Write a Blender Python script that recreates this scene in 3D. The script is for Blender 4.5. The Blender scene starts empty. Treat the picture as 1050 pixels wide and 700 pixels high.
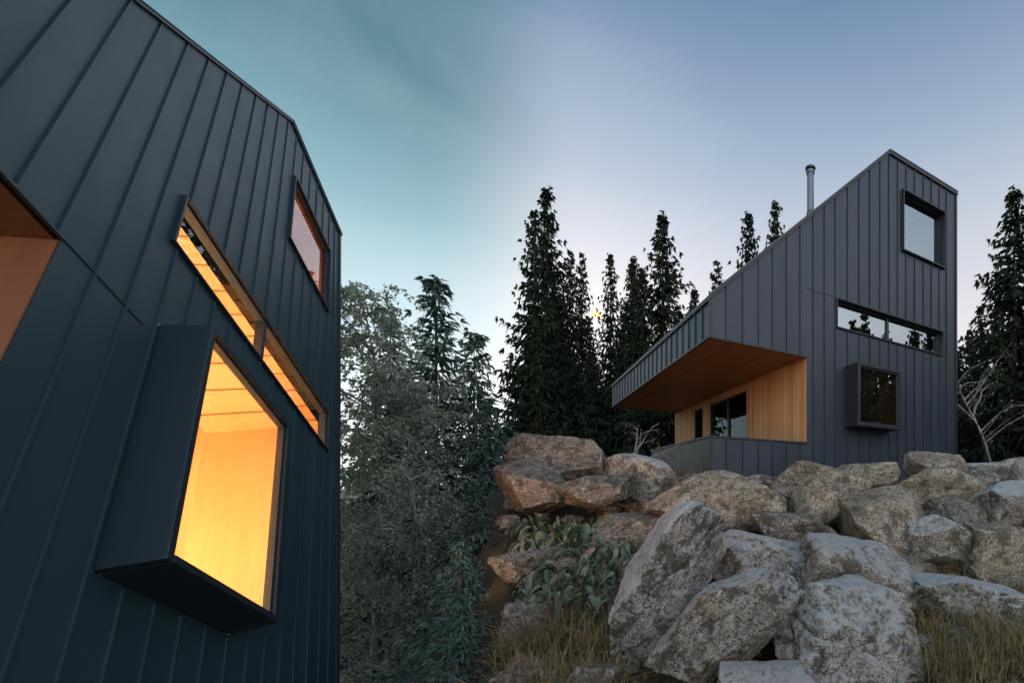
import bpy, bmesh, math, random
import numpy as np
from mathutils import Vector, Matrix, noise as mn
random.seed(7)
S=bpy.context.scene
COL=S.collection
# ------------------------------------------------------------------ helpers
class MB:
    def __init__(s): s.v=[];s.f=[]
    def add(s,vs,fs):
        o=len(s.v);s.v+=[tuple(p) for p in vs];s.f+=[tuple(i+o for i in f) for f in fs]
    def quad(s,*p): s.add(p,[tuple(range(len(p)))])
    def box(s,x0,x1,y0,y1,z0,z1):
        s.add([(x0,y0,z0),(x1,y0,z0),(x1,y1,z0),(x0,y1,z0),(x0,y0,z1),(x1,y0,z1),(x1,y1,z1),(x0,y1,z1)],
              [(0,3,2,1),(4,5,6,7),(0,1,5,4),(1,2,6,5),(2,3,7,6),(3,0,4,7)])
    def prism(s,poly,y0,y1):
        n=len(poly)
        s.add([(x,y0,z) for x,z in poly]+[(x,y1,z) for x,z in poly],
              [tuple(range(n)),tuple(range(2*n-1,n-1,-1))]+[(i,i+n,(i+1)%n+n,(i+1)%n) for i in range(n)])
    def obj(s,name,mat,parent=None,smooth=False,bevel=0):
        me=bpy.data.meshes.new(name);me.from_pydata(s.v,[],s.f);me.update()
        return link(name,me,mat,parent,smooth,bevel)
def link(name,me,mat,parent=None,smooth=False,bevel=0):
    if mat and not me.materials: me.materials.append(mat)
    if smooth: me.polygons.foreach_set('use_smooth',[True]*len(me.polygons))
    o=bpy.data.objects.new(name,me);COL.objects.link(o)
    if parent: o.parent=parent
    if bevel:
        m=o.modifiers.new('bevel','BEVEL');m.width=bevel;m.segments=2;m.limit_method='ANGLE'
    return o
def npmesh(name,V,Fq,mats,matidx=None):
    me=bpy.data.meshes.new(name)
    V=np.asarray(V,np.float32).reshape(-1,3);Fq=np.asarray(Fq,np.int32)
    k=Fq.shape[1];n=len(Fq)
    me.vertices.add(len(V));me.vertices.foreach_set('co',V.ravel())
    me.loops.add(n*k);me.loops.foreach_set('vertex_index',Fq.ravel())
    me.polygons.add(n);me.polygons.foreach_set('loop_start',np.arange(0,n*k,k,dtype=np.int32))
    try: me.polygons.foreach_set('loop_total',np.full(n,k,np.int32))
    except Exception: pass
    for m in mats: me.materials.append(m)
    if matidx is not None: me.polygons.foreach_set('material_index',np.asarray(matidx,np.int32))
    me.update(calc_edges=True);me.validate()
    return me
def empty(name,mat=None):
    e=bpy.data.objects.new(name,None);COL.objects.link(e);e.empty_display_size=.3
    if mat is not None: e.matrix_world=mat
    return e
# ------------------------------------------------------------------ materials
def newmat(name):
    m=bpy.data.materials.new(name);m.use_nodes=True;nt=m.node_tree
    return m,nt,nt.nodes['Principled BSDF'],nt.nodes['Material Output']
def ramp(nt,fac,stops):
    r=nt.nodes.new('ShaderNodeValToRGB');e=r.color_ramp.elements
    while len(e)<len(stops): e.new(.5)
    for i,(p,c) in enumerate(stops):
        e[i].position=p;e[i].color=(c[0],c[1],c[2],1) if not isinstance(c,(int,float)) else (c,c,c,1)
    nt.links.new(fac,r.inputs[0]);return r.outputs[0]
def mixc(nt,f,a,b,mode='MIX'):
    n=nt.nodes.new('ShaderNodeMix');n.data_type='RGBA';n.blend_type=mode
    for s,v in ((0,f),(6,a),(7,b)):
        if hasattr(v,'node'): nt.links.new(v,n.inputs[s])
        else: n.inputs[s].default_value=v if s==0 else (*v,1)
    return n.outputs[2]
def math_(nt,op,a,b=None):
    n=nt.nodes.new('ShaderNodeMath');n.operation=op
    for s,v in ((0,a),(1,b)):
        if v is None: continue
        if hasattr(v,'node'): nt.links.new(v,n.inputs[s])
        else: n.inputs[s].default_value=v
    return n.outputs[0]
def tex(nt,scale,detail=4,rough=.6,coord='Object',stretch=None):
    tc=nt.nodes.new('ShaderNodeTexCoord');src=tc.outputs[coord]
    if stretch:
        mp=nt.nodes.new('ShaderNodeMapping');mp.inputs['Scale'].default_value=stretch
        nt.links.new(src,mp.inputs[0]);src=mp.outputs[0]
    n=nt.nodes.new('ShaderNodeTexNoise');n.inputs['Scale'].default_value=scale
    n.inputs['Detail'].default_value=detail;n.inputs['Roughness'].default_value=rough
    nt.links.new(src,n.inputs['Vector']);return n.outputs[0]
def bump(nt,h,bs,strength,dist):
    b=nt.nodes.new('ShaderNodeBump');b.inputs['Strength'].default_value=strength;b.inputs['Distance'].default_value=dist
    nt.links.new(h,b.inputs['Height']);nt.links.new(b.outputs[0],bs.inputs['Normal']);return b
def metal(name,c1,c2,rough=.42,pan=.39):
    m,nt,bs,out=newmat(name)
    tc=nt.nodes.new('ShaderNodeTexCoord');sp=nt.nodes.new('ShaderNodeSeparateXYZ');nt.links.new(tc.outputs['Object'],sp.inputs[0])
    fl=math_(nt,'FLOOR',math_(nt,'DIVIDE',math_(nt,'ADD',sp.outputs[0],math_(nt,'MULTIPLY',sp.outputs[1],.7)),pan))
    wn=nt.nodes.new('ShaderNodeTexWhiteNoise');wn.noise_dimensions='1D';nt.links.new(fl,wn.inputs['W'])
    n1=tex(nt,1.2,3,.6,stretch=(1,1,.35))
    f=math_(nt,'ADD',math_(nt,'MULTIPLY',wn.outputs[0],.35),math_(nt,'MULTIPLY',n1,.65))
    c=mixc(nt,f,c1,c2);nt.links.new(c,bs.inputs['Base Color'])
    bs.inputs['Metallic'].default_value=.2
    r=math_(nt,'ADD',math_(nt,'MULTIPLY',tex(nt,4,3,.6,stretch=(1,1,.3)),.16),rough-.08);nt.links.new(r,bs.inputs['Roughness'])
    bump(nt,n1,bs,.12,.03)
    return m
def wood(name,axis,w,c1,c2,grain,rough=.6):
    m,nt,bs,out=newmat(name)
    tc=nt.nodes.new('ShaderNodeTexCoord');sp=nt.nodes.new('ShaderNodeSeparateXYZ');nt.links.new(tc.outputs['Object'],sp.inputs[0])
    q=math_(nt,'DIVIDE',sp.outputs[axis],w);fl=math_(nt,'FLOOR',q);fr=math_(nt,'FRACT',q)
    wn=nt.nodes.new('ShaderNodeTexWhiteNoise');wn.noise_dimensions='1D';nt.links.new(fl,wn.inputs['W'])
    st=[9,9,9];st[grain]=.7
    n=nt.nodes.new('ShaderNodeTexNoise');mp=nt.nodes.new('ShaderNodeMapping');mp.inputs['Scale'].default_value=st
    nt.links.new(tc.outputs['Object'],mp.inputs[0]);n.noise_dimensions='4D';nt.links.new(mp.outputs[0],n.inputs['Vector']);nt.links.new(math_(nt,'MULTIPLY',wn.outputs[0],30),n.inputs['W'])
    n.inputs['Scale'].default_value=2.2;n.inputs['Detail'].default_value=5
    f=math_(nt,'ADD',math_(nt,'MULTIPLY',wn.outputs[0],.5),math_(nt,'MULTIPLY',n.outputs[0],.6))
    c=mixc(nt,f,c1,c2)
    gro=math_(nt,'MINIMUM',math_(nt,'MULTIPLY',math_(nt,'MINIMUM',fr,math_(nt,'SUBTRACT',1,fr)),16),1)
    c=mixc(nt,gro,(c1[0]*.15,c1[1]*.12,c1[2]*.1),c)
    nt.links.new(c,bs.inputs['Base Color']);bs.inputs['Roughness'].default_value=rough
    bump(nt,gro,bs,.5,.01);return m
M_metR=metal('standing_seam_metal_slate',(.024,.034,.049),(.044,.058,.078),.42)
M_metL=metal('standing_seam_metal_teal',(.026,.062,.078),(.046,.094,.114),.48,.28)
M_trim=metal('dark_metal_trim',(.018,.022,.028),(.03,.035,.042),.42)
M_trimL=metal('dark_metal_trim_near',(.020,.034,.042),(.034,.052,.062),.42)
M_edge=metal('roof_edge_metal',(.08,.09,.10),(.12,.13,.145),.4)
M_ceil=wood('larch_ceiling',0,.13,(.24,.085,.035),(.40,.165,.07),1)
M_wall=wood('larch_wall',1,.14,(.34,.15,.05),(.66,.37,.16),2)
M_in=wood('pine_interior',0,.32,(.56,.32,.13),(.78,.50,.25),2)
M_deck=wood('deck_boards',1,.14,(.20,.13,.08),(.30,.2,.13),0)
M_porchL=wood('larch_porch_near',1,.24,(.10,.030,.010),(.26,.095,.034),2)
def glassmat(name,base,tint=(1,1,1)):
    m,nt,bs,out=newmat(name)
    fr=nt.nodes.new('ShaderNodeFresnel');fr.inputs[0].default_value=1.5
    g=nt.nodes.new('ShaderNodeBsdfGlossy');g.inputs['Roughness'].default_value=.0;g.inputs['Color'].default_value=(.78,.92,1,1)
    t=nt.nodes.new('ShaderNodeBsdfTransparent');t.inputs[0].default_value=(*tint,1)
    mx=nt.nodes.new('ShaderNodeMixShader')
    f=math_(nt,'MINIMUM',math_(nt,'ADD',fr.outputs[0],base),1)
    nt.links.new(f,mx.inputs[0]);nt.links.new(t.outputs[0],mx.inputs[1]);nt.links.new(g.outputs[0],mx.inputs[2])
    nt.links.new(mx.outputs[0],out.inputs[0]);return m
M_glR=glassmat('coated_window_glass',.27,(.5,.55,.6))
M_glD=glassmat('terrace_door_glass',.0,(.3,.32,.35))
M_glL=glassmat('clear_window_glass',.02,(.95,.95,.95))
def foliage(name,c1,c2,trans=0,scale=1.2):
    m,nt,bs,out=newmat(name)
    n=tex(nt,scale,2,.6);n2=tex(nt,7,1,.6)
    oi=nt.nodes.new('ShaderNodeObjectInfo')
    f=math_(nt,'ADD',math_(nt,'MULTIPLY',n,.6),math_(nt,'MULTIPLY',n2,.5))
    c=ramp(nt,f,[(.35,c1),(.75,c2)])
    c=mixc(nt,math_(nt,'MULTIPLY',oi.outputs['Random'],.35),c,(c1[0]*.6,c1[1]*.7,c1[2]*.8))
    d=nt.nodes.new('ShaderNodeBsdfDiffuse');nt.links.new(c,d.inputs[0])
    if trans:
        t=nt.nodes.new('ShaderNodeBsdfTranslucent');mx=nt.nodes.new('ShaderNodeMixShader');mx.inputs[0].default_value=trans
        nt.links.new(c,t.inputs[0]);nt.links.new(d.outputs[0],mx.inputs[1]);nt.links.new(t.outputs[0],mx.inputs[2]);nt.links.new(mx.outputs[0],out.inputs[0])
    else: nt.links.new(d.outputs[0],out.inputs[0])
    return m
M_sp=foliage('spruce_needles',(.014,.026,.018),(.050,.062,.034))
M_spL=foliage('spruce_needles_near',(.04,.08,.075),(.17,.24,.19))
M_leaf=foliage('birch_leaves',(.20,.24,.18),(.60,.62,.47),.4)
M_grass=foliage('dry_grass_blades',(.11,.085,.04),(.38,.28,.14),0,3)
M_frleaf=foliage('frosted_leaves',(.03,.055,.028),(.22,.27,.20),0,6)
M_litter=foliage('fallen_leaves',(.035,.025,.016),(.17,.10,.05),0,9)
def bark(name,c1,c2):
    m,nt,bs,out=newmat(name);c=ramp(nt,tex(nt,6,3,.7,stretch=(1,1,.4)),[(.35,c1),(.65,c2)])
    nt.links.new(c,bs.inputs[0]);bs.inputs['Roughness'].default_value=.9;return m
M_bark=bark('spruce_bark',(.03,.022,.017),(.08,.06,.045))
M_birch=bark('birch_bark',(.10,.09,.08),(.45,.43,.40))
def rockmat(name,c1,c2,frost,rust=.55,lich=.9):
    m,nt,bs,out=newmat(name)
    n=tex(nt,1.5,6,.7);sp=tex(nt,48,2,.8);sp2=tex(nt,19,3,.8)
    c=ramp(nt,n,[(.38,c1),(.60,c2)])
    c=mixc(nt,ramp(nt,sp,[(.42,.85),(.50,0.)]),c,(.035,.03,.026))
    c=mixc(nt,ramp(nt,sp2,[(.53,0.),(.60,.5)]),c,(.56,.53,.48))
    li=ramp(nt,tex(nt,3.7,6,.8),[(.50,0.),(.56,lich)])
    c=mixc(nt,li,c,(.075,.065,.045))
    li2=ramp(nt,tex(nt,2.3,4,.7,stretch=(1,1.3,.8)),[(.52,0.),(.68,rust)])
    c=mixc(nt,li2,c,(.36,.23,.11))
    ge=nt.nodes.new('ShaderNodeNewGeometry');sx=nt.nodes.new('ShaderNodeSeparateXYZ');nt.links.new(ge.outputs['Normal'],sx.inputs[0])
    pt=ramp(nt,ge.outputs['Pointiness'],[(.45,(.12,.12,.12)),(.5,(.5,.5,.5)),(.56,(.85,.85,.85))])  # crevice shade and brighter edges painted into the rock colour
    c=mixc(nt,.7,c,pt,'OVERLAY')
    if frost:
        a=math_(nt,'ADD',math_(nt,'MULTIPLY',sx.outputs[2],.40),math_(nt,'ADD',math_(nt,'MULTIPLY',tex(nt,5,7,.85),1.3),math_(nt,'MULTIPLY',sp2,.6)))
        fr=ramp(nt,math_(nt,'SUBTRACT',a,1.15-frost*.2),[(.0,0.),(.2,1.)])
        c=mixc(nt,math_(nt,'MULTIPLY',fr,.7),c,(.56,.56,.56))
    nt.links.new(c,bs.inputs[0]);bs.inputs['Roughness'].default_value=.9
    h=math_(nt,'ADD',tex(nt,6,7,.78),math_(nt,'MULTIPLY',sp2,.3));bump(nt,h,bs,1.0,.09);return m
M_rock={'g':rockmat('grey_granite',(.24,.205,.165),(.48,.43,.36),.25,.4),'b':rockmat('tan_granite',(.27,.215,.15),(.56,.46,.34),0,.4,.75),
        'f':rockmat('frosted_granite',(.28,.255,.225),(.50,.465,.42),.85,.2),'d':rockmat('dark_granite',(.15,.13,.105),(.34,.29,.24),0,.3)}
# ------------------------------------------------------------------ cabin
def cabin(name,mat,P,metalm,trim,glass,wallw,ceilw):
    root=empty(name,mat)
    tR,tA,zT,tP,zP,D=P['tR'],P['tA'],P['zT'],P['tP'],P['zP'],P['D']
    z0,par=P['z0'],P['par'];zE0=P['zE0'];k=(zT-zE0)/tA;sc=P['sc']
    top=lambda t: zT if t>=tA else zE0+k*t
    ops=[P['strip'],P['box'],P['win'],(-1,tP,par,zP)]
    seams=P['seams']
    def spans(a,b,lo,hi,grow=0):
        sp=[(lo,hi)]
        m=(a+b)/2
        for (x0,x1,q0,q1) in ops:
            if x0-grow<m<x1+grow:
                ns=[]
                for s,e in sp:
                    if q0-grow>s: ns.append((s,min(e,q0-grow)))
                    if q1+grow<e: ns.append((max(s,q1+grow),e))
                sp=[x for x in ns if x[1]-x[0]>.02]
        return sp
    br=sorted(set([0,tR,tA,tP]+list(seams)+[q for o in ops[:3] for q in o[:2]]))
    mb=MB()
    for a,b in zip(br[:-1],br[1:]):
        if b-a<1e-4: continue
        hi=min(top(a),top(b))
        for s,e in spans(a,b,z0,hi):
            te=(top(a),top(b)) if abs(e-hi)<1e-6 else (e,e)
            mb.quad((a,0,s),(b,0,s),(b,0,te[1]),(a,0,te[0]))
    mb.quad((tR,0,z0),(tR,D,z0),(tR,D,zT),(tR,0,zT))
    mb.add([(tP,D,z0),(tR,D,z0),(tR,D,zT),(tA,D,zT),(0,D,zE0),(0,D,zP),(tP,D,zP)],[(6,5,4,3,2,1,0)])
    mb.quad((0,D,zP),(0,0,zP),(0,0,zE0),(0,D,zE0))
    mb.obj('wall_cladding',metalm,root)
    # ribs
    rb=MB();w=.009*sc*P.get('rw',1);pr=.03*sc*P.get('rp',1)
    for t in seams:
        for s,e in spans(t,t,z0,top(t)-.03,.05*sc): rb.box(t-w,t+w,-pr,-.001,s,e)
    y=.39*sc
    while y<D-.1:
        rb.box(-pr,-.001,y-w,y+w,zP+.05*sc,zE0-.02)
        y+=.40*sc
    for (a,b,z) in P['hs']: rb.box(a,b,-.012*sc,-.001,z-.008*sc,z+.008*sc)
    rb.obj('standing_seams',metalm,root)
    # roof slabs
    th=.10*sc;o=.05*sc
    rf=MB()
    rf.prism([(-o,zE0-k*o-th*.2),(tA,zT-th*.2),(tA,zT+th*.8),(-o,zE0-k*o+th*.8)],-o,D+o)
    rf.prism([(tA+.002,zT-th*.2),(tR+o,zT-th*.2),(tR+o,zT+th*.8),(tA+.002,zT+th*.8)],-o,D+o)
    rf.obj('roof',trim,root)
    fc=MB()
    fc.prism([(-o,zE0-k*o+th*.8),(tA,zT+th*.8),(tA,zT+th*1.05),(-o,zE0-k*o+th*1.05)],-o-.012,-o+.02)
    fc.prism([(tA+.001,zT+th*.8),(tR+o,zT+th*.8),(tR+o,zT+th*1.05),(tA+.001,zT+th*1.05)],-o-.012,-o+.02)
    fc.obj('roof_edge_flashing',M_edge,root)
    # corner trim
    ct=MB();ct.box(tR-.05*sc,tR+.03,-.035*sc,-.002,z0,zT-.03);ct.box(-.035,.03*sc,-.036*sc,-.002,zP,zE0-.05);ct.box(-.035,.03*sc,-.036*sc,-.002,z0,par-.03)
    ct.box(.031*sc,tP,-.03*sc,-.002,zP,zP+.035*sc);ct.box(-.034,-.002,0,D,zP-.0,zP+.04*sc)
    ct.obj('corner_trim',trim,root)
    # porch: ceiling, back wall w/ openings, floor, parapets
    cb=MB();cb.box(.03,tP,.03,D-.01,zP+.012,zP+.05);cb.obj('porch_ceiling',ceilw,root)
    bw=MB();fl=P['fl'];ww=MB()
    doors=P['doors'];ys=sorted(set([0.002,D]+[q for d in doors for q in d[:2]]))
    for a,b in zip(ys[:-1],ys[1:]):
        dd=[d for d in doors if d[0]<(a+b)/2<d[1]]
        if dd: 
            if zP-dd[0][2]>.02: bw.box(tP+.0,tP+.06,a,b,dd[0][2],zP+.01)
        else: bw.box(tP+.0,tP+.06,a,b,fl,zP+.01)
    bw.obj('porch_timber_wall',wallw,root)
    for d in doors:
        a,b,h=d;f=.05
        ww.box(tP+.03,tP+.12,a,a+f,fl,h);ww.box(tP+.03,tP+.12,b-f,b,fl,h);ww.box(tP+.03,tP+.12,a+f,b-f,h-f,h);ww.box(tP+.03,tP+.12,a+f,b-f,fl,fl+f)
        n=2 if b-a>1.5 else 1
        if n==2: ww.box(tP+.03,tP+.12,(a+b)/2-.04,(a+b)/2+.04,fl+f,h-f)
        ww.box(tP-.02,tP+.02,(a+b)/2+.08,(a+b)/2+.11,fl+.95,fl+1.15)
    ww.obj('door_frames',trim,root)
    dg=MB()
    for a,b,h in doors: dg.quad((tP+.08,b,fl),(tP+.08,a,fl),(tP+.08,a,h),(tP+.08,b,h))
    dg.obj('door_glass',P['doorglass'],root)
    dk=MB();dk.box(0.03,tP,.03,D,fl-.12,fl);dk.obj('terrace_deck',M_deck,root)
    pp=MB();pp.box(0.001,.13,.001+.13,P['parD'],z0,par-.02);pp.box(0.001,tP,.002,.13,z0,par-.02)
    pp.box(-.03,.16,-.03,P['parD']+.02,par-.02,par+.02);pp.box(.16,tP,-.03,.16,par-.02,par+.02)
    pp.box(-.02,.05,P['parD']+.02,D,fl-.3,fl-.13)
    pp.obj('terrace_parapet',trim,root)
    # windows
    fr=MB();gl=MB();ins=MB()
    def ring(b,x0,x1,z0_,z1,y0,y1,t):
        b.box(x0-t,x0,y0,y1,z0_-t,z1+t);b.box(x1,x1+t,y0,y1,z0_-t,z1+t);b.box(x0,x1,y0,y1,z1,z1+t);b.box(x0,x1,y0,y1,z0_-t,z0_)
    for key,proj,rev in (('strip',.05,P.get('rev',.12)),('win',.09*P.get('rp',1),P.get('rev',.10))):
        x0,x1,a,b=P[key]
        ring(fr,x0,x1,a,b,-proj*sc,rev+.06,.035*sc)
        ring(ins,x0+.045*sc,x1-.045*sc,a+.045*sc,b-.045*sc,rev-.02,rev+.055,.045*sc-.002)
        gl.quad((x0,rev+.02,a),(x1,rev+.02,a),(x1,rev+.02,b),(x0,rev+.02,b))
        for mx in P['mull'].get(key,[]): ins.box(mx-.04*sc,mx+.04*sc,rev-.025,rev+.05,a+.04*sc,b-.04*sc)
    fr.obj('window_surrounds',trim,root,bevel=.004);ins.obj('window_sashes',P['sash'],root,bevel=.003);gl.obj('window_panes',glass,root)
    # projecting box window
    x0,x1,a,b=P['box'];d=P['d'];t=.085*sc
    bx=MB();ring(bx,x0+t,x1-t,a+t,b-t,-d,.02,t);bx.obj('box_window_shell',trim,root,bevel=.008)
    r2=MB();ring(r2,x0+t+.035*sc,x1-t-.035*sc,a+t+.035*sc,b-t-.035*sc,-d+.035*sc,-d+.10*sc,.035*sc-.002);r2.obj('box_window_sash',P['sash'],root,bevel=.003)
    g2=MB();y=-d+.07*sc;g2.quad((x0+t,y,a+t),(x1-t,y,a+t),(x1-t,y,b-t),(x0+t,y,b-t));g2.obj('box_window_pane',P['boxglass'],root)
    r3=MB();ring(r3,x0+t+.015,x1-t-.015,a+t+.015,b-t-.015,-d+.11*sc,.3,.013);r3.obj('box_window_lining',M_in,root)
    # rooms
    rm=MB()
    def room(xa,xb,ya,yb,za,zb):
        v=[(xa,ya,za),(xb,ya,za),(xb,yb,za),(xa,yb,za),(xa,ya,zb),(xb,ya,zb),(xb,yb,zb),(xa,yb,zb)]
        rm.add(v,[(0,1,2,3),(7,6,5,4),(1,5,6,2),(3,2,6,7),(0,3,7,4)])
    room(P['strip'][0]-.12,tR-.1,.2,P['rd'],P['rf'],P['strip'][3]+.12)
    room(max(P['win'][0]-.5,tA-.6),tR-.1,.2,P['rd'],P['strip'][3]+.4,zT-.25)
    rm.obj('room_interior',M_in,root)
    return root
PR=dict(tR=8.62,tA=5.49,zT=9.43,tP=2.58,zP=3.19,D=9.2,z0=-1.0,par=1.1,zE0=4.04,sc=1.0,strip=(3.56,7.91,4.15,4.86),box=(3.83,5.46,1.57,3.18),win=(6.06,7.96,6.88,8.58),
 d=.5,fl=.1,parD=4.1,doors=[(3.0,5.6,2.98),(6.3,7.1,2.98)],mull={'strip':[5.57],'win':[]},hs=[(2.6,3.5,4.9),(7.95,8.6,4.9)],rf=.1,rd=3.2,sash=M_trim,
 seams=[.38,.79,1.2,1.58,1.98,2.38,2.78,3.14,3.5,3.93,4.34,4.74,5.14,5.5,5.86,6.22,6.6,7.0,7.38,7.76,8.12])
PR['doorglass']=M_glD;PR['boxglass']=M_glR
r=Vector((.8435,.537,0)).normalized();l=Vector((-r.y,r.x,0))
matR=Matrix(((r.x,l.x,0,-1.242),(r.y,l.y,0,9.0),(0,0,1,0),(0,0,0,1)))
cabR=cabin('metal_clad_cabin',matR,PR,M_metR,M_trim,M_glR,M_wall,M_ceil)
def cyl(mb,p0,p1,r0,r1,n=16,cap=True):
    p0=Vector(p0);p1=Vector(p1);d=(p1-p0).normalized();u=d.orthogonal().normalized();v=d.cross(u)
    vs=[p0+(u*math.cos(a)+v*math.sin(a))*r0 for a in [2*math.pi*i/n for i in range(n)]]+[p1+(u*math.cos(a)+v*math.sin(a))*r1 for a in [2*math.pi*i/n for i in range(n)]]
    fs=[(i,(i+1)%n,(i+1)%n+n,i+n) for i in range(n)]
    if cap: fs+=[tuple(range(n-1,-1,-1)),tuple(range(n,2*n))]
    mb.add(vs,fs)
M_steel,nt,bs,_=newmat('stainless_steel');bs.inputs[0].default_value=(.16,.17,.19,1);bs.inputs['Metallic'].default_value=.9;bs.inputs['Roughness'].default_value=.4
ch=MB();cx,cy=4.27,2.0
cyl(ch,(cx,cy,7.9),(cx,cy,9.62),.105,.105);cyl(ch,(cx,cy,9.62),(cx,cy,9.70),.13,.13);cyl(ch,(cx,cy,9.76),(cx,cy,9.80),.16,.16);cyl(ch,(cx,cy,9.80),(cx,cy,9.9),.16,.04)
cyl(ch,(cx,cy,9.70),(cx,cy,9.76),.06,.06);cyl(ch,(cx,cy,8.1),(cx,cy,8.5),.2,.1)
ch.obj('chimney_flue',M_steel,cabR,smooth=False)
PL=dict(tR=6.238,tA=4.209,zT=11.647,tP=2.012,zP=3.965,D=6.4,z0=-1.2,par=1.3,zE0=4.69,sc=.72,rw=.8,rp=.7,strip=(2.732,5.834,5.24,5.975),box=(2.838,4.171,1.852,4.184),win=(4.446,5.749,8.353,10.171),
 d=.30,fl=.1,parD=3.0,doors=[(2.2,4.0,3.7)],mull={'strip':[4.16],'win':[]},hs=[(2.03,2.70,4.0)],rf=1.2,rd=2.6,sash=M_trimL,rev=.015,
 seams=[.29,.58,.86,1.14,1.41,1.69,1.97,2.26,2.53,2.80,3.07,3.34,3.6,3.87,4.14,4.42,4.68,4.95,5.22,5.49,5.76,6.0])
PL['doorglass']=M_glL;PL['boxglass']=M_glL
H=(-.3333,.7595,-.5586);V=(-.4153,.4137,.8102);Nn=(.8464,.502,.1775);T=(-2.459,-.313,-.424)
matL=Matrix(((H[0],-Nn[0],V[0],T[0]),(H[1],-Nn[1],V[1],T[1]),(H[2],-Nn[2],V[2],T[2]),(0,0,0,1)))
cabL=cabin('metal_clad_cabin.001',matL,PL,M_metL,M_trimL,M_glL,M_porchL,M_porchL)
def lamp(name,loc,power,parent,size=.15,col=(1,.62,.28)):
    L=bpy.data.lights.new(name,'POINT');L.energy=power;L.color=col;L.shadow_soft_size=size
    o=bpy.data.objects.new(name,L);COL.objects.link(o);o.parent=parent;o.location=loc;return o
lamp('room_lamp',(3.05,1.5,2.1),360,cabL,.12,col=(1,.68,.40));lamp('ceiling_fill_lamp',(4.2,1.5,4.7),190,cabL,.12,col=(1,.60,.32));lamp('room_lamp_upper',(5.2,1.4,8.6),60,cabL,col=(1,.42,.2))  # second lamp is a fill, added to brighten the ceiling behind the strip window
# ------------------------------------------------------------------ terrain
def ss(a,b,x):
    t=np.clip((x-a)/(b-a),0,1);return t*t*(3-2*t)
def gz(x,y):
    x=np.asarray(x,float);y=np.asarray(y,float)
    z=np.interp(y,[-300,-20,0,3,4,5,6,7,8,9,30,60,400],[-6,-2.6,-1.8,-1.75,-1.5,-1.2,-.85,-.4,-.1,0,.1,1.,6])
    e=-.60*np.clip(y,0,60)-.3-x
    dep=np.clip(.9*np.clip(y,1,8)+1,1,7.5)
    z=z-dep*ss(0,1.2+.18*np.clip(y,0,30),e)
    z=z+.10*np.sin(x*1.3+y*.7)*np.cos(y*1.1-x*.4)*(y<9)
    return z
def gzs(x,y): return float(gz(x,y))
u=np.linspace(-1,1,241);g=np.sinh(u*6.2)/np.sinh(6.2)*1600
X,Y=np.meshgrid(g-1,g+6);Z=gz(X,Y)
n=len(g);idx=np.arange(n*n).reshape(n,n)
Fq=np.stack([idx[:-1,:-1],idx[:-1,1:],idx[1:,1:],idx[1:,:-1]],-1).reshape(-1,4)
M_gr,nt,bs,_=newmat('ground_soil_and_grass')
c=ramp(nt,tex(nt,1.5,6,.7),[(.3,(.03,.028,.018)),(.5,(.05,.048,.028)),(.7,(.09,.072,.042))])
c=mixc(nt,ramp(nt,tex(nt,9,5,.75),[(.55,0.),(.7,.4)]),c,(.18,.19,.15));nt.links.new(c,bs.inputs[0]);bs.inputs['Roughness'].default_value=.95
bump(nt,tex(nt,12,5,.7),bs,.9,.08)
me=npmesh('ground',np.stack([X,Y,Z],-1),Fq,[M_gr]);link('ground',me,None,smooth=True)
# ------------------------------------------------------------------ boulders
def rockverts(seed,sub,rough=1.0,nc=13):
    bm=bmesh.new();bmesh.ops.create_icosphere(bm,subdivisions=sub,radius=1)
    rs=np.random.RandomState(seed)
    co=np.array([v.co[:] for v in bm.verts]);fs=np.array([[v.index for v in f.verts] for f in bm.faces]);bm.free()
    p=6.0;nrm=(np.abs(co)**p).sum(1)**(1/p);co=co/nrm[:,None]
    for i in range(nc):
        d=rs.normal(size=3);d/=np.linalg.norm(d);off=rs.uniform(.70,1.02)
        q=co@d-off;m=q>0;co[m]-=np.outer(q[m],d)*.99
    off=Vector(rs.uniform(-50,50,3))
    out=np.empty_like(co)
    for i,c in enumerate(co):
        v=Vector(c);h=mn.fractal(v*1.3+off,.9,2.0,4)*.05
        rg=1-abs(mn.noise(v*2.6+off*1.3))*2
        h+=-max(0,rg-.72)*.14+mn.fractal(v*7+off,.8,2.1,3)*.02
        out[i]=c*(1+h*rough)
    return out,fs
def boulder(loc,size,rot,seed,kind,sub=5):
    co,fs=rockverts(seed,sub)
    me=npmesh('boulder',co*np.array(size)/2/.93,fs,[M_rock[kind]])
    o=link('boulder',me,None,smooth=True);o.location=loc;o.rotation_euler=[math.radians(a) for a in rot]
    try: me.set_sharp_from_angle(angle=math.radians(34))
    except Exception: pass
    return o
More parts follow.
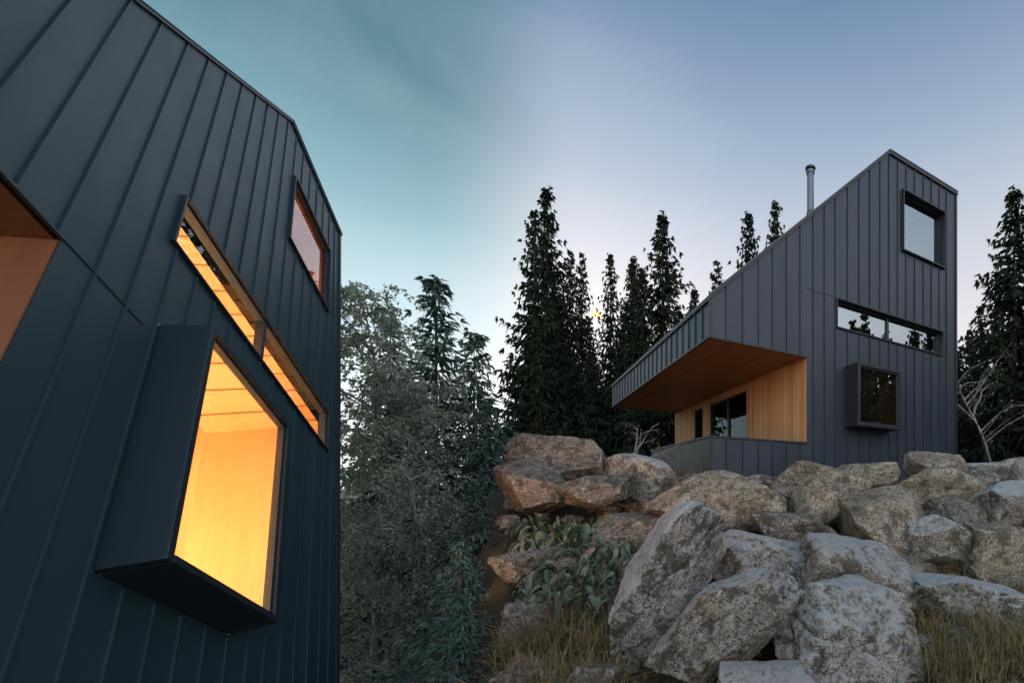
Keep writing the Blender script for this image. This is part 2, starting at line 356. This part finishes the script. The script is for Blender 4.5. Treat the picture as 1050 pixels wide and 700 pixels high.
B=[((-1.01,4.0,-.97),(1.62,.75,.66),(12,-57,8),'f',6),((-.34,3.75,-1.2),(1.28,.8,.66),(-8,-52,-6),'g',6),((.66,3.75,-1.33),(1.32,1.0,.92),(5,6,10),'g',6),
((-.8,6.2,-.2),(1.9,1.1,.85),(0,-4,8),'b',5),((1.58,5.8,-.5),(1.3,1.0,1.05),(10,14,-12),'b',5),((.86,7.2,0),(1.5,1.0,.9),(0,8,14),'b',5),
((0.02,5.0,-.92),(1.25,.9,.7),(0,6,-5),'g',5),((1.1,4.75,-1.08),(1.4,1.0,.85),(6,10,6),'g',5),((2.2,4.5,-1.22),(1.35,.9,.5),(8,12,4),'f',5),
((2.86,5.4,-.8),(1.0,.8,.7),(0,8,20),'b',5),((3.6,6.5,-.3),(1.1,.9,.75),(0,-10,12),'g',5),((2.77,7.2,-.05),(1.6,1.0,.75),(0,-8,10),'b',5),
((3.3,8.1,.32),(1.2,.9,.65),(0,8,0),'b',5),((-3.75,7.5,.42),(1.6,1.1,.9),(0,4,8),'d',5),((-3.65,6.6,0),(1.05,.8,.7),(0,8,0),'d',5),
((-2.64,6.5,-.08),(1.15,.8,.5),(0,-5,10),'d',5),((-2.35,7.5,.13),(1.35,1.0,.85),(0,12,-10),'g',5),((.68,6.3,-.2),(.8,.6,.65),(0,-25,0),'b',5),
((.31,5.7,-.6),(1.1,.8,.5),(0,4,0),'d',5),((-1.15,5.4,-.66),(.85,.7,.55),(0,0,20),'d',5),((.05,3.25,-1.5),(.8,.6,.34),(0,3,0),'g',5),((-1.38,3.3,-1.5),(.38,.35,.24),(0,0,0),'d',4),
((2.06,5.3,-.66),(.85,.7,.6),(0,20,0),'g',5),((4.35,8.5,.25),(1.3,.9,.5),(0,0,0),'g',5),((2.8,6.2,-.42),(.85,.7,.5),(0,5,30),'d',5),((1.8,8.4,.25),(1.3,.9,.5),(0,-5,0),'b',5),
((-2.3,4.3,-1.45),(.6,.6,.6),(0,10,0),'d',5),((-.15,7.5,-.05),(1.1,.8,.6),(0,0,0),'d',5),((-1.3,8.0,.0),(1.0,.8,.5),(0,5,5),'d',5),((3.7,7.4,.05),(1.0,.9,.6),(0,0,20),'d',5),
((4.6,7.2,.0),(1.2,1,.7),(0,12,0),'g',5),((5.0,8.8,.25),(1.4,1,.7),(0,-8,0),'b',5),((-.55,5.0,-.95),(.6,.5,.45),(0,0,0),'d',4),((1.85,4.1,-1.5),(.6,.5,.35),(0,0,0),'d',4),((.9,6.6,-.35),(.8,.7,.5),(0,0,40),'d',5),
((-1.9,5.9,-.6),(1.0,.8,.55),(0,-10,0),'d',5),((-3.0,5.3,-1.0),(.8,.7,.5),(0,10,0),'d',5),((-1.95,3.5,-1.65),(.6,.5,.4),(0,10,0),'d',5)]
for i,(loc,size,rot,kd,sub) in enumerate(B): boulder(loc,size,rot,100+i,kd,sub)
# rubble
base=[rockverts(900+i,3,1.3,12) for i in range(6)]
rs=np.random.RandomState(5);VV=[];FF=[];o=0
for i in range(620):
    y=rs.uniform(2.6,9.3);x=rs.uniform(-.62*y,.75*y+.5);s=rs.uniform(.06,.26)*(.6+.5*(y>5))
    co,fs=base[i%6];a=rs.uniform(0,6.28);ca,sa=math.cos(a),math.sin(a)
    c=co*np.array([s,s*rs.uniform(.6,1),s*rs.uniform(.45,.8)]);c=np.stack([c[:,0]*ca-c[:,1]*sa,c[:,0]*sa+c[:,1]*ca,c[:,2]],1)
    VV.append(c+np.array([x,y,gzs(x,y)+s*.15]));FF.append(fs+o);o+=len(co)
link('rubble_stones',npmesh('rubble_stones',np.concatenate(VV),np.concatenate(FF),[M_rock['d']]),None,smooth=True)
# fallen leaves between the stones
rs=np.random.RandomState(41);n=9000
py=rs.uniform(2.8,8.5,n);px=rs.uniform(-.62,.7,n)*py;pz=gz(px,py)+rs.uniform(.0,.14,n)
P=np.stack([px,py,pz],1);a=rs.normal(size=(n,3));a[:,2]*=.35;a/=np.linalg.norm(a,axis=1)[:,None];b=np.cross(a,rs.normal(size=(n,3))*.4+np.array([0,0,1]));b/=np.linalg.norm(b,axis=1)[:,None]
s=rs.uniform(.03,.075,n)[:,None];Q=np.stack([P,P+a*s*.5+b*s*.35,P+a*s,P+a*s*.5-b*s*.35],1).reshape(-1,3)
link('fallen_leaf_litter',npmesh('fallen_leaf_litter',Q,np.arange(n*4).reshape(-1,4),[M_litter]),None)
# ------------------------------------------------------------------ trees
def leafquads(rs,p,d,L,w,drop):
    n=len(p);up=rs.normal(size=(n,3));side=np.cross(d,up);side/=np.linalg.norm(side,axis=1)[:,None]+1e-9
    mid=p+d*(L*.45)[:,None];tip=p+d*L[:,None];tip[:,2]-=drop*L;mid[:,2]-=drop*L*.25
    return np.stack([p,mid+side*w[:,None],tip,mid-side*w[:,None]],1)
def spruce_mesh(name,h,r,seed,lv,tw,mat,wid,base=.03,droop=.5):
    rs=np.random.RandomState(seed);V=[]
    for i in range(lv):
        f=(i+.5)/lv;z=h*(base+(1-base)*f)
        tier=rs.uniform(.72,1.1)
        nb=rs.randint(5,8) if f<.9 else 5
        az0=rs.rand()*6.283
        for b in range(nb):
            if rs.rand()<.10: continue
            zz=z+rs.uniform(-.35,.35)*h/lv
            L=(r*((1-f)**.92)*tier*rs.uniform(.6,1.15)+.10)*(1 if rs.rand()>.05 else 1.25)
            if f<.12: L*=.6+3*f
            az=az0+b*6.283/nb+rs.normal()*.25;dirh=np.array([math.cos(az),math.sin(az),0]);perp=np.array([-dirh[1],dirh[0],0])
            slope=-.8*droop*(1-f)+.75*f*f
            K=max(3,int(tw*(.25+L/r)));t=np.linspace(.1,1,K)
            P=np.array([0,0,zz])+np.outer(t*L,dirh);P[:,2]+=slope*t*L+.30*L*t**3*(1-f)
            P+=rs.normal(size=(K,3))*.02
            tang=np.gradient(P,axis=0);tang/=np.linalg.norm(tang,axis=1)[:,None]
            for sgn in (-1,1,0,2):
                jit=rs.normal(size=(K,3))*.2
                if sgn==0: d=tang*.55+jit+np.array([0,0,-.8])
                elif sgn==2: d=tang+jit*.6
                else: d=tang*.8+sgn*perp*rs.uniform(.6,1)+jit
                d/=np.linalg.norm(d,axis=1)[:,None]
                Lt=(.07*r+.30*L*(1-t)**.6)*rs.uniform(.6,1.2,K)*(1 if sgn!=2 else .8)
                V.append(leafquads(rs,P,d,Lt,wid*rs.uniform(.6,1.2,K)*(.8+Lt*.9),.3+droop*.4))
            for sgn in (-1,1):
                q=P+perp*sgn*(L*.16*(1-t))[:,None];q[:,2]-=.03*L
                d=tang*.6+perp*sgn*.5+rs.normal(size=(K,3))*.35+np.array([0,0,-.3]);d/=np.linalg.norm(d,axis=1)[:,None]
                V.append(leafquads(rs,q,d,(.05*r+.14*L)*rs.uniform(.5,1.1,K),wid*rs.uniform(.6,1.1,K),.3))
    V=np.concatenate(V).reshape(-1,3);nf=len(V)//4;Fq=np.arange(nf*4).reshape(-1,4)
    a=np.linspace(0,2*math.pi,9)[:-1];tr=[]
    for zz,rr in ((-.5,.02*h*.75),(h*.3,.013*h*.7),(h*.7,.006*h*.7),(h*1.01,.004)):
        tr+= [(math.cos(q)*rr,math.sin(q)*rr,zz) for q in a]
    tf=[(k*8+i,k*8+(i+1)%8,k*8+8+(i+1)%8,k*8+8+i) for k in range(3) for i in range(8)]
    Fall=np.concatenate([Fq,np.array(tf)+len(V)]);mi=np.r_[np.zeros(nf,int),np.ones(len(tf),int)]
    return npmesh(name,np.concatenate([V,np.array(tr)]),Fall,[mat,M_bark],mi)
far=[spruce_mesh('spruce_far_%d'%i,16,w,20+i,lv,7,M_sp,.08,droop=dr) for i,(w,dr,lv) in enumerate(((3.4,.5,36),(3.9,.65,38),(3.2,.35,36),(3.6,.8,38)))]
def put(me,x,y,top,base,rz,name='spruce_tree',H0=16.,wf=1.):
    s=(top-base)/H0;o=link(name,me,None);o.location=(x,y,base);o.scale=(s*wf,s*wf,s);o.rotation_euler=(0,0,rz);return o
for i,(x,y,tp,wf) in enumerate([(-13.3,24,15.6,.8),(-13.6,26,18.3,.9),(-13.1,28,15.6,.75),(-9.3,29,15.4,.85),(-8.6,27,14.6,.9),(-6.5,26,16.7,1.05),(-3.9,32,17.1,.95),(-1.6,34,22.1,.9),(.6,36,24.1,.9),
   (11.6,20,14,1.2),(13.6,19,12.5,1.2),(13.0,26,11.2,1.0),(13.6,25,13.7,1.0),(12.2,30,11,1.1),(-8.2,34,13,1.1),(-5.2,34,13,1.1),(14.5,16,9,1.2),(-9.9,24,7.6,1.3),(-12.6,23,9.0,1.2),(-7.4,23,9.0,1.2),
   (-12.6,25,12.6,.95),(-11.9,25,8.8,1.0),(-8.5,25,11,1.0),(-7.5,25,13,.95),(-6.0,28,12,1.0),(-4.4,29,9.5,1.1),(10.8,24,8.0,1.2),(12.4,21,9.0,1.2),(-10.9,26,8.6,1.2),(-5.4,31,14.5,1.0),
   (-12.55,28.5,15.8,.72),(-11.2,30,16.6,.72),(-13.2,31,12.5,1.0),(-11.6,33,12.4,1.1),(-9.6,32,13.2,1.0),(-14.6,30,13.5,.9)]):
    put(far[i%4],x,y,tp,gzs(x,y)-.1 if gzs(x,y)>-1 else 0.0,i*1.3,wf=wf)
# distant forest mass (one object)
lo=[spruce_mesh('lo%d'%i,16,3.6,50+i,26,4,M_sp,.19) for i in range(3)]
VV=[];FF=[];o=0;rs=np.random.RandomState(11);MI=[]
dat=[]
for m in lo:
    v=np.empty(len(m.vertices)*3);m.vertices.foreach_get('co',v);f=np.empty(len(m.loops),int);m.loops.foreach_get('vertex_index',f)
    q=np.empty(len(m.polygons),int);m.polygons.foreach_get('material_index',q);dat.append((v.reshape(-1,3),f.reshape(-1,4),q))
pos=[]
for i in range(46):
    y=rs.uniform(38,58);x=rs.uniform(-.58,.05)*y;pos.append((x,y,rs.uniform(.5,.72)))
for i in range(18):
    y=rs.uniform(30,55);x=rs.uniform(.42,.8)*y;pos.append((x,y,rs.uniform(.5,.8)))
for i in range(20):  # forest to the right of / behind the photographer (seen in the glass)
    a=rs.uniform(-1.9,-.5);d=rs.uniform(26,46);pos.append((d*math.cos(a)+4,d*math.sin(a)+6,rs.uniform(.4,.75)))
for i in range(44):
    a=rs.uniform(-.55,.35);d=rs.uniform(30,48);pos.append((d*math.cos(a)+4,d*math.sin(a)+6,rs.uniform(.7,1.45)))
for k,(x,y,s) in enumerate(pos):
    v,f,q=dat[k%3];a=rs.rand()*6.28;ca,sa=math.cos(a),math.sin(a)
    w=np.stack([v[:,0]*ca-v[:,1]*sa,v[:,0]*sa+v[:,1]*ca,v[:,2]],1)*s
    VV.append(w+np.array([x,y,gzs(x,y)-.2]));FF.append(f+o);MI.append(q);o+=len(v)
link('distant_spruce_forest',npmesh('distant_spruce_forest',np.concatenate(VV),np.concatenate(FF),[M_sp,M_bark],np.concatenate(MI)),None)
for m in lo: bpy.data.meshes.remove(m)
near=[spruce_mesh('spruce_near_%d'%i,12,w,70+i,42,10,M_spL,.042,droop=dr) for i,(w,dr) in enumerate(((3.3,.5),(3.5,.7)))]
for i,(x,y,tp,b,wf) in enumerate([(-9.43,12,5.9,-7.2,1.05),(-6.95,10.5,2.0,-6.8,1.1),(-13.4,15,5.9,-7.5,1.0),(-6.0,9.0,.4,-6.2,1.2),(-8.0,11.5,4.2,-7,1),(-5.3,7.8,-.4,-6,1.3),
     (-4.35,6.3,-.1,-4.2,1.3),(-3.75,5.2,-.9,-3.8,1.3),(-3.15,4.35,-.55,-3.4,1.2),(-2.75,3.75,-.95,-3.2,1.1)]):
    put(near[i%2],x,y,tp,b,i*2.1,H0=12.,wf=wf)
# broadleaf (birch): trunk, rising limbs, hanging twigs with leaves
def birch(name,base,h,seed,rad,nl,leaves,lsize,leafm,lean=(0,0),start=.12,twn=9,twl=.7):
    rs=np.random.RandomState(seed);mb=MB();tw=MB();TP=[]
    n=14;pts=[np.array(base,float)]
    d=np.array([lean[0],lean[1],1.])
    for i in range(n):
        d=d+rs.normal(size=3)*np.array([.07,.07,0]);pts.append(pts[-1]+d/np.linalg.norm(d)*h/n)
    for i in range(n): cyl(mb,pts[i],pts[i+1],h*.011*(1-i/n)+.008,h*.011*(1-(i+1)/n)+.008,8,False)
    pts=np.array(pts)
    for i in range(nl):
        f=start+(1-start)*(i+rs.rand())/nl;f=min(f,.98);k=f*n;p=pts[int(k)]+(pts[min(int(k)+1,n)]-pts[int(k)])*(k%1)
        L=rad*(.35+.9*(1-f)**.7)*rs.uniform(.6,1.2);az=rs.rand()*6.283
        dd=np.array([math.cos(az),math.sin(az),rs.uniform(.5,1.3)]);dd/=np.linalg.norm(dd);q=p;m=6;rr=.008+.010*L
        for j in range(m):
            dd=dd+rs.normal(size=3)*.14+np.array([0,0,-.06]);dd/=np.linalg.norm(dd);q2=q+dd*L/m*1.25
            cyl(mb,q,q2,rr*(1-j/m)+.003,rr*(1-(j+1)/m)+.003,5,False)
            for s in range(max(1,twn//m+int(rs.rand()<.5))):
                c=q+(q2-q)*rs.rand();e=np.array([*(rs.normal(size=2)*.8+dd[:2]*.8),rs.uniform(-.1,.6)]);e/=np.linalg.norm(e);Lw=twl*rs.uniform(.5,1.1)
                for u_ in range(4):
                    e2=e+np.array([0,0,-.38])+rs.normal(size=3)*.12;e2/=np.linalg.norm(e2);c2=c+e2*Lw/4
                    cyl(tw,c,c2,.004,.003,3,False);TP.append((c,c2));c=c2;e=e2
            q=q2
    root=empty(name);mb.obj('trunk_and_limbs',M_birch,root,smooth=True);tw.obj('twigs',M_bark,root)
    if leaves:
        A=np.array([t[0] for t in TP]);Bb=np.array([t[1] for t in TP]);ii=rs.randint(0,len(TP),leaves)
        P=A[ii]+(Bb[ii]-A[ii])*rs.rand(leaves)[:,None]+rs.normal(size=(leaves,3))*.035
        a=rs.normal(size=(leaves,3));a[:,2]-=.6;a/=np.linalg.norm(a,axis=1)[:,None];b=np.cross(a,rs.normal(size=(leaves,3)));b/=np.linalg.norm(b,axis=1)[:,None]
        s=lsize*rs.uniform(.6,1.3,leaves)[:,None]
        Q=np.stack([P,P+a*s*.5+b*s*.36,P+a*s,P+a*s*.5-b*s*.36],1).reshape(-1,3)
        link('leaves',npmesh('leaves',Q,np.arange(leaves*4).reshape(-1,4),[leafm]),None,root)
    return root
birch('birch_tree',(-9.3,10.3,-6.5),11.2,3,1.9,70,22000,.078,M_leaf)
birch('birch_tree',(-8.2,8.7,-6.0),8.6,4,1.6,60,17000,.065,M_leaf)
birch('birch_tree',(-6.3,7.9,-5.6),5.9,8,1.2,50,13000,.055,M_leaf)
birch('bare_birch_tree',(8.6,16,.0),5.2,5,2.6,18,500,.07,M_leaf,(-.25,0),start=.3)
birch('bare_shrub',(-2.9,9.2,.0),1.3,6,.9,9,80,.05,M_grass,start=.05,twl=.3)
# ------------------------------------------------------------------ grass
def grass(name,spots,mat,hmin,hmax,wd,seed,n=40):
    rs=np.random.RandomState(seed);Q=[]
    for (x,y,rad,hm) in spots:
        a=rs.rand(n)*6.283;rr=rad*np.sqrt(rs.rand(n));px=x+rr*np.cos(a);py=y+rr*np.sin(a);pz=gz(px,py)-.02
        P=np.stack([px,py,pz],1);h=rs.uniform(hmin,hmax,n)*hm;az=rs.rand(n)*6.283;ln=rs.uniform(.1,.9,n)
        D=np.stack([np.cos(az)*ln,np.sin(az)*ln,np.ones(n)],1);side=np.stack([-np.sin(az),np.cos(az),np.zeros(n)],1)*wd
        m=P+D*h[:,None]*.55;t=P+D*h[:,None]*.95;t[:,:2]+=(D[:,:2]*h[:,None]*.6);t[:,2]-=h*ln*.4
        Q.append(np.stack([P-side,P+side,m+side*.8,m-side*.8],1));Q.append(np.stack([m-side*.8,m+side*.8,t+side*.1,t-side*.1],1))
    Q=np.concatenate(Q).reshape(-1,3);link(name,npmesh(name,Q,np.arange(len(Q)).reshape(-1,4),[mat]),None)
rs=np.random.RandomState(3);sp=[]
for i in range(70): y=rs.uniform(2.9,4.8);sp.append((rs.uniform(-.62,-.36)*y,y,.14,rs.uniform(.8,1.7)))
for i in range(100): y=rs.uniform(3.2,5.2);sp.append((rs.uniform(.36,.75)*y,y,.14,rs.uniform(.8,1.6)))
for i in range(110): y=rs.uniform(4.5,9.3);sp.append((rs.uniform(-.58,.75)*y,y,.15,rs.uniform(.4,1.3)))
for i in range(60): y=rs.uniform(8.0,11);sp.append((rs.uniform(-5,-1.5),y,.2,rs.uniform(1.,2.2)))
grass('dry_grass',sp,M_grass,.12,.38,.004,9,36)
# frosted perennial leaves
rs=np.random.RandomState(21);Q=[]
for i in range(1100):
    y=rs.uniform(4.2,6.3);x=rs.uniform(-.60,-.33)*y;z=gzs(x,y)+rs.uniform(.03,.36)
    az=rs.rand()*6.283;L=rs.uniform(.08,.22);w=L*rs.uniform(.12,.24);d=np.array([math.cos(az),math.sin(az),0]);s=np.array([-d[1],d[0],rs.uniform(-.9,.9)])
    p=np.array([x,y,z]);K=6;pts=[]
    e0=rs.uniform(-.3,.4)
    for k in range(K):
        t=k/(K-1);c=p+d*L*t;c[2]+=L*(e0*t-1.3*t*t);ww=w*math.sin(math.pi*min(max(t*.92+.06,0),1))**.8*rs.uniform(.85,1.15)
        pts.append((c-s*ww,c-np.array([0,0,ww*.35]),c+s*ww))
    for k in range(K-1):
        for j in (0,1): Q.append([pts[k][j],pts[k][j+1],pts[k+1][j+1],pts[k+1][j]])
Q=np.array(Q).reshape(-1,3)
link('frosted_perennial_plant',npmesh('frosted_perennial_plant',Q,np.arange(len(Q)).reshape(-1,4),[M_frleaf]),None)
# ------------------------------------------------------------------ light, sky, camera
sd=Vector((-.4055,1,.41)).normalized()
EL=math.asin(sd.z);AZ=math.atan2(sd.x,sd.y)
L=bpy.data.lights.new('sun','SUN');L.energy=3.2;L.angle=math.radians(.5);L.color=(1,.86,.68)
so=bpy.data.objects.new('sun',L);COL.objects.link(so);so.rotation_euler=(-sd).to_track_quat('-Z','Y').to_euler()
# the visible sun: a real sphere far away
bm=bmesh.new();bmesh.ops.create_icosphere(bm,subdivisions=3,radius=13);me=bpy.data.meshes.new('sun_disc');bm.to_mesh(me);bm.free()
ms=bpy.data.materials.new('sun_surface');ms.use_nodes=True;q=ms.node_tree;q.nodes.remove(q.nodes['Principled BSDF']);em=q.nodes.new('ShaderNodeEmission');em.inputs[0].default_value=(1,.62,.22,1);em.inputs[1].default_value=3.2;q.links.new(em.outputs[0],q.nodes['Material Output'].inputs[0])
sb=link('sun_disc',me,ms,smooth=True);sb.location=sd*1500
w=bpy.data.worlds.new('World');S.world=w;w.use_nodes=True;nt=w.node_tree
bg=nt.nodes['Background'];sk=nt.nodes.new('ShaderNodeTexSky');sk.sky_type='NISHITA';sk.sun_disc=False
sk.sun_elevation=EL;sk.sun_rotation=AZ;sk.air_density=1.0;sk.dust_density=.6;sk.ozone_density=2.5
tc=nt.nodes.new('ShaderNodeTexCoord');sp=nt.nodes.new('ShaderNodeSeparateXYZ');nt.links.new(tc.outputs['Generated'],sp.inputs[0])
x_,y_,z_=sp.outputs
mp=nt.nodes.new('ShaderNodeMapping');mp.inputs['Scale'].default_value=(1.2,1.2,4.5);mp.inputs['Rotation'].default_value=(0,.35,0);nt.links.new(tc.outputs['Generated'],mp.inputs[0])
cn=nt.nodes.new('ShaderNodeTexNoise');cn.inputs['Scale'].default_value=1.6;cn.inputs['Detail'].default_value=6;cn.inputs['Roughness'].default_value=.55;cn.inputs['Distortion'].default_value=.6
nt.links.new(mp.outputs[0],cn.inputs['Vector'])
gr=ramp(nt,z_,[(.0,(.86,.79,.76)),(.33,(.79,.74,.74)),(.48,(.58,.60,.66)),(.62,(.33,.42,.53)),(.75,(.15,.24,.37)),(1.,(.08,.16,.27))])
gl_=ramp(nt,z_,[(.0,(.90,.92,.90)),(.2,(.80,.88,.88)),(.33,(.50,.68,.71)),(.45,(.24,.43,.47)),(.60,(.07,.19,.225)),(1.,(.03,.11,.15))])
hl=math_(nt,'SQRT',math_(nt,'SUBTRACT',1.0001,math_(nt,'MULTIPLY',z_,z_)))
az=math_(nt,'DIVIDE',x_,hl)
lf=nt.nodes.new('ShaderNodeMapRange');lf.interpolation_type='SMOOTHSTEP';lf.inputs['From Min'].default_value=-.40;lf.inputs['From Max'].default_value=-.64;nt.links.new(az,lf.inputs['Value'])
c=mixc(nt,lf.outputs[0],gr,gl_)
cl=ramp(nt,cn.outputs[0],[(.48,0.),(.78,.13)])
c=mixc(nt,cl,c,(.78,.78,.80))
bk=nt.nodes.new('ShaderNodeMapRange');bk.interpolation_type='SMOOTHSTEP';bk.inputs['From Min'].default_value=.3;bk.inputs['From Max'].default_value=-.6;bk.inputs['To Min'].default_value=1;bk.inputs['To Max'].default_value=2.7;nt.links.new(y_,bk.inputs['Value'])  # unseen sky behind the camera is boosted to brighten the foreground
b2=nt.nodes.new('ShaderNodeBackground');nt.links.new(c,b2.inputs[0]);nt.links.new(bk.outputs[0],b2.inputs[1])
nt.links.new(sk.outputs[0],bg.inputs[0]);bg.inputs[1].default_value=.022
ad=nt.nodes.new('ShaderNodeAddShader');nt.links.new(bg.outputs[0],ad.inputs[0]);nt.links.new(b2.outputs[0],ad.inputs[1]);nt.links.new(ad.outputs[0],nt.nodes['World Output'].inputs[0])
cam=bpy.data.cameras.new('camera');cam.sensor_width=36;cam.lens=36*434/1050;cam.shift_x=-.2505;cam.shift_y=.1429;cam.clip_end=5000;cam.clip_start=.05
co=bpy.data.objects.new('camera',cam);COL.objects.link(co);co.rotation_euler=(math.pi/2,0,0);S.camera=co
S.view_settings.view_transform='Standard';S.view_settings.look='None';S.view_settings.exposure=0
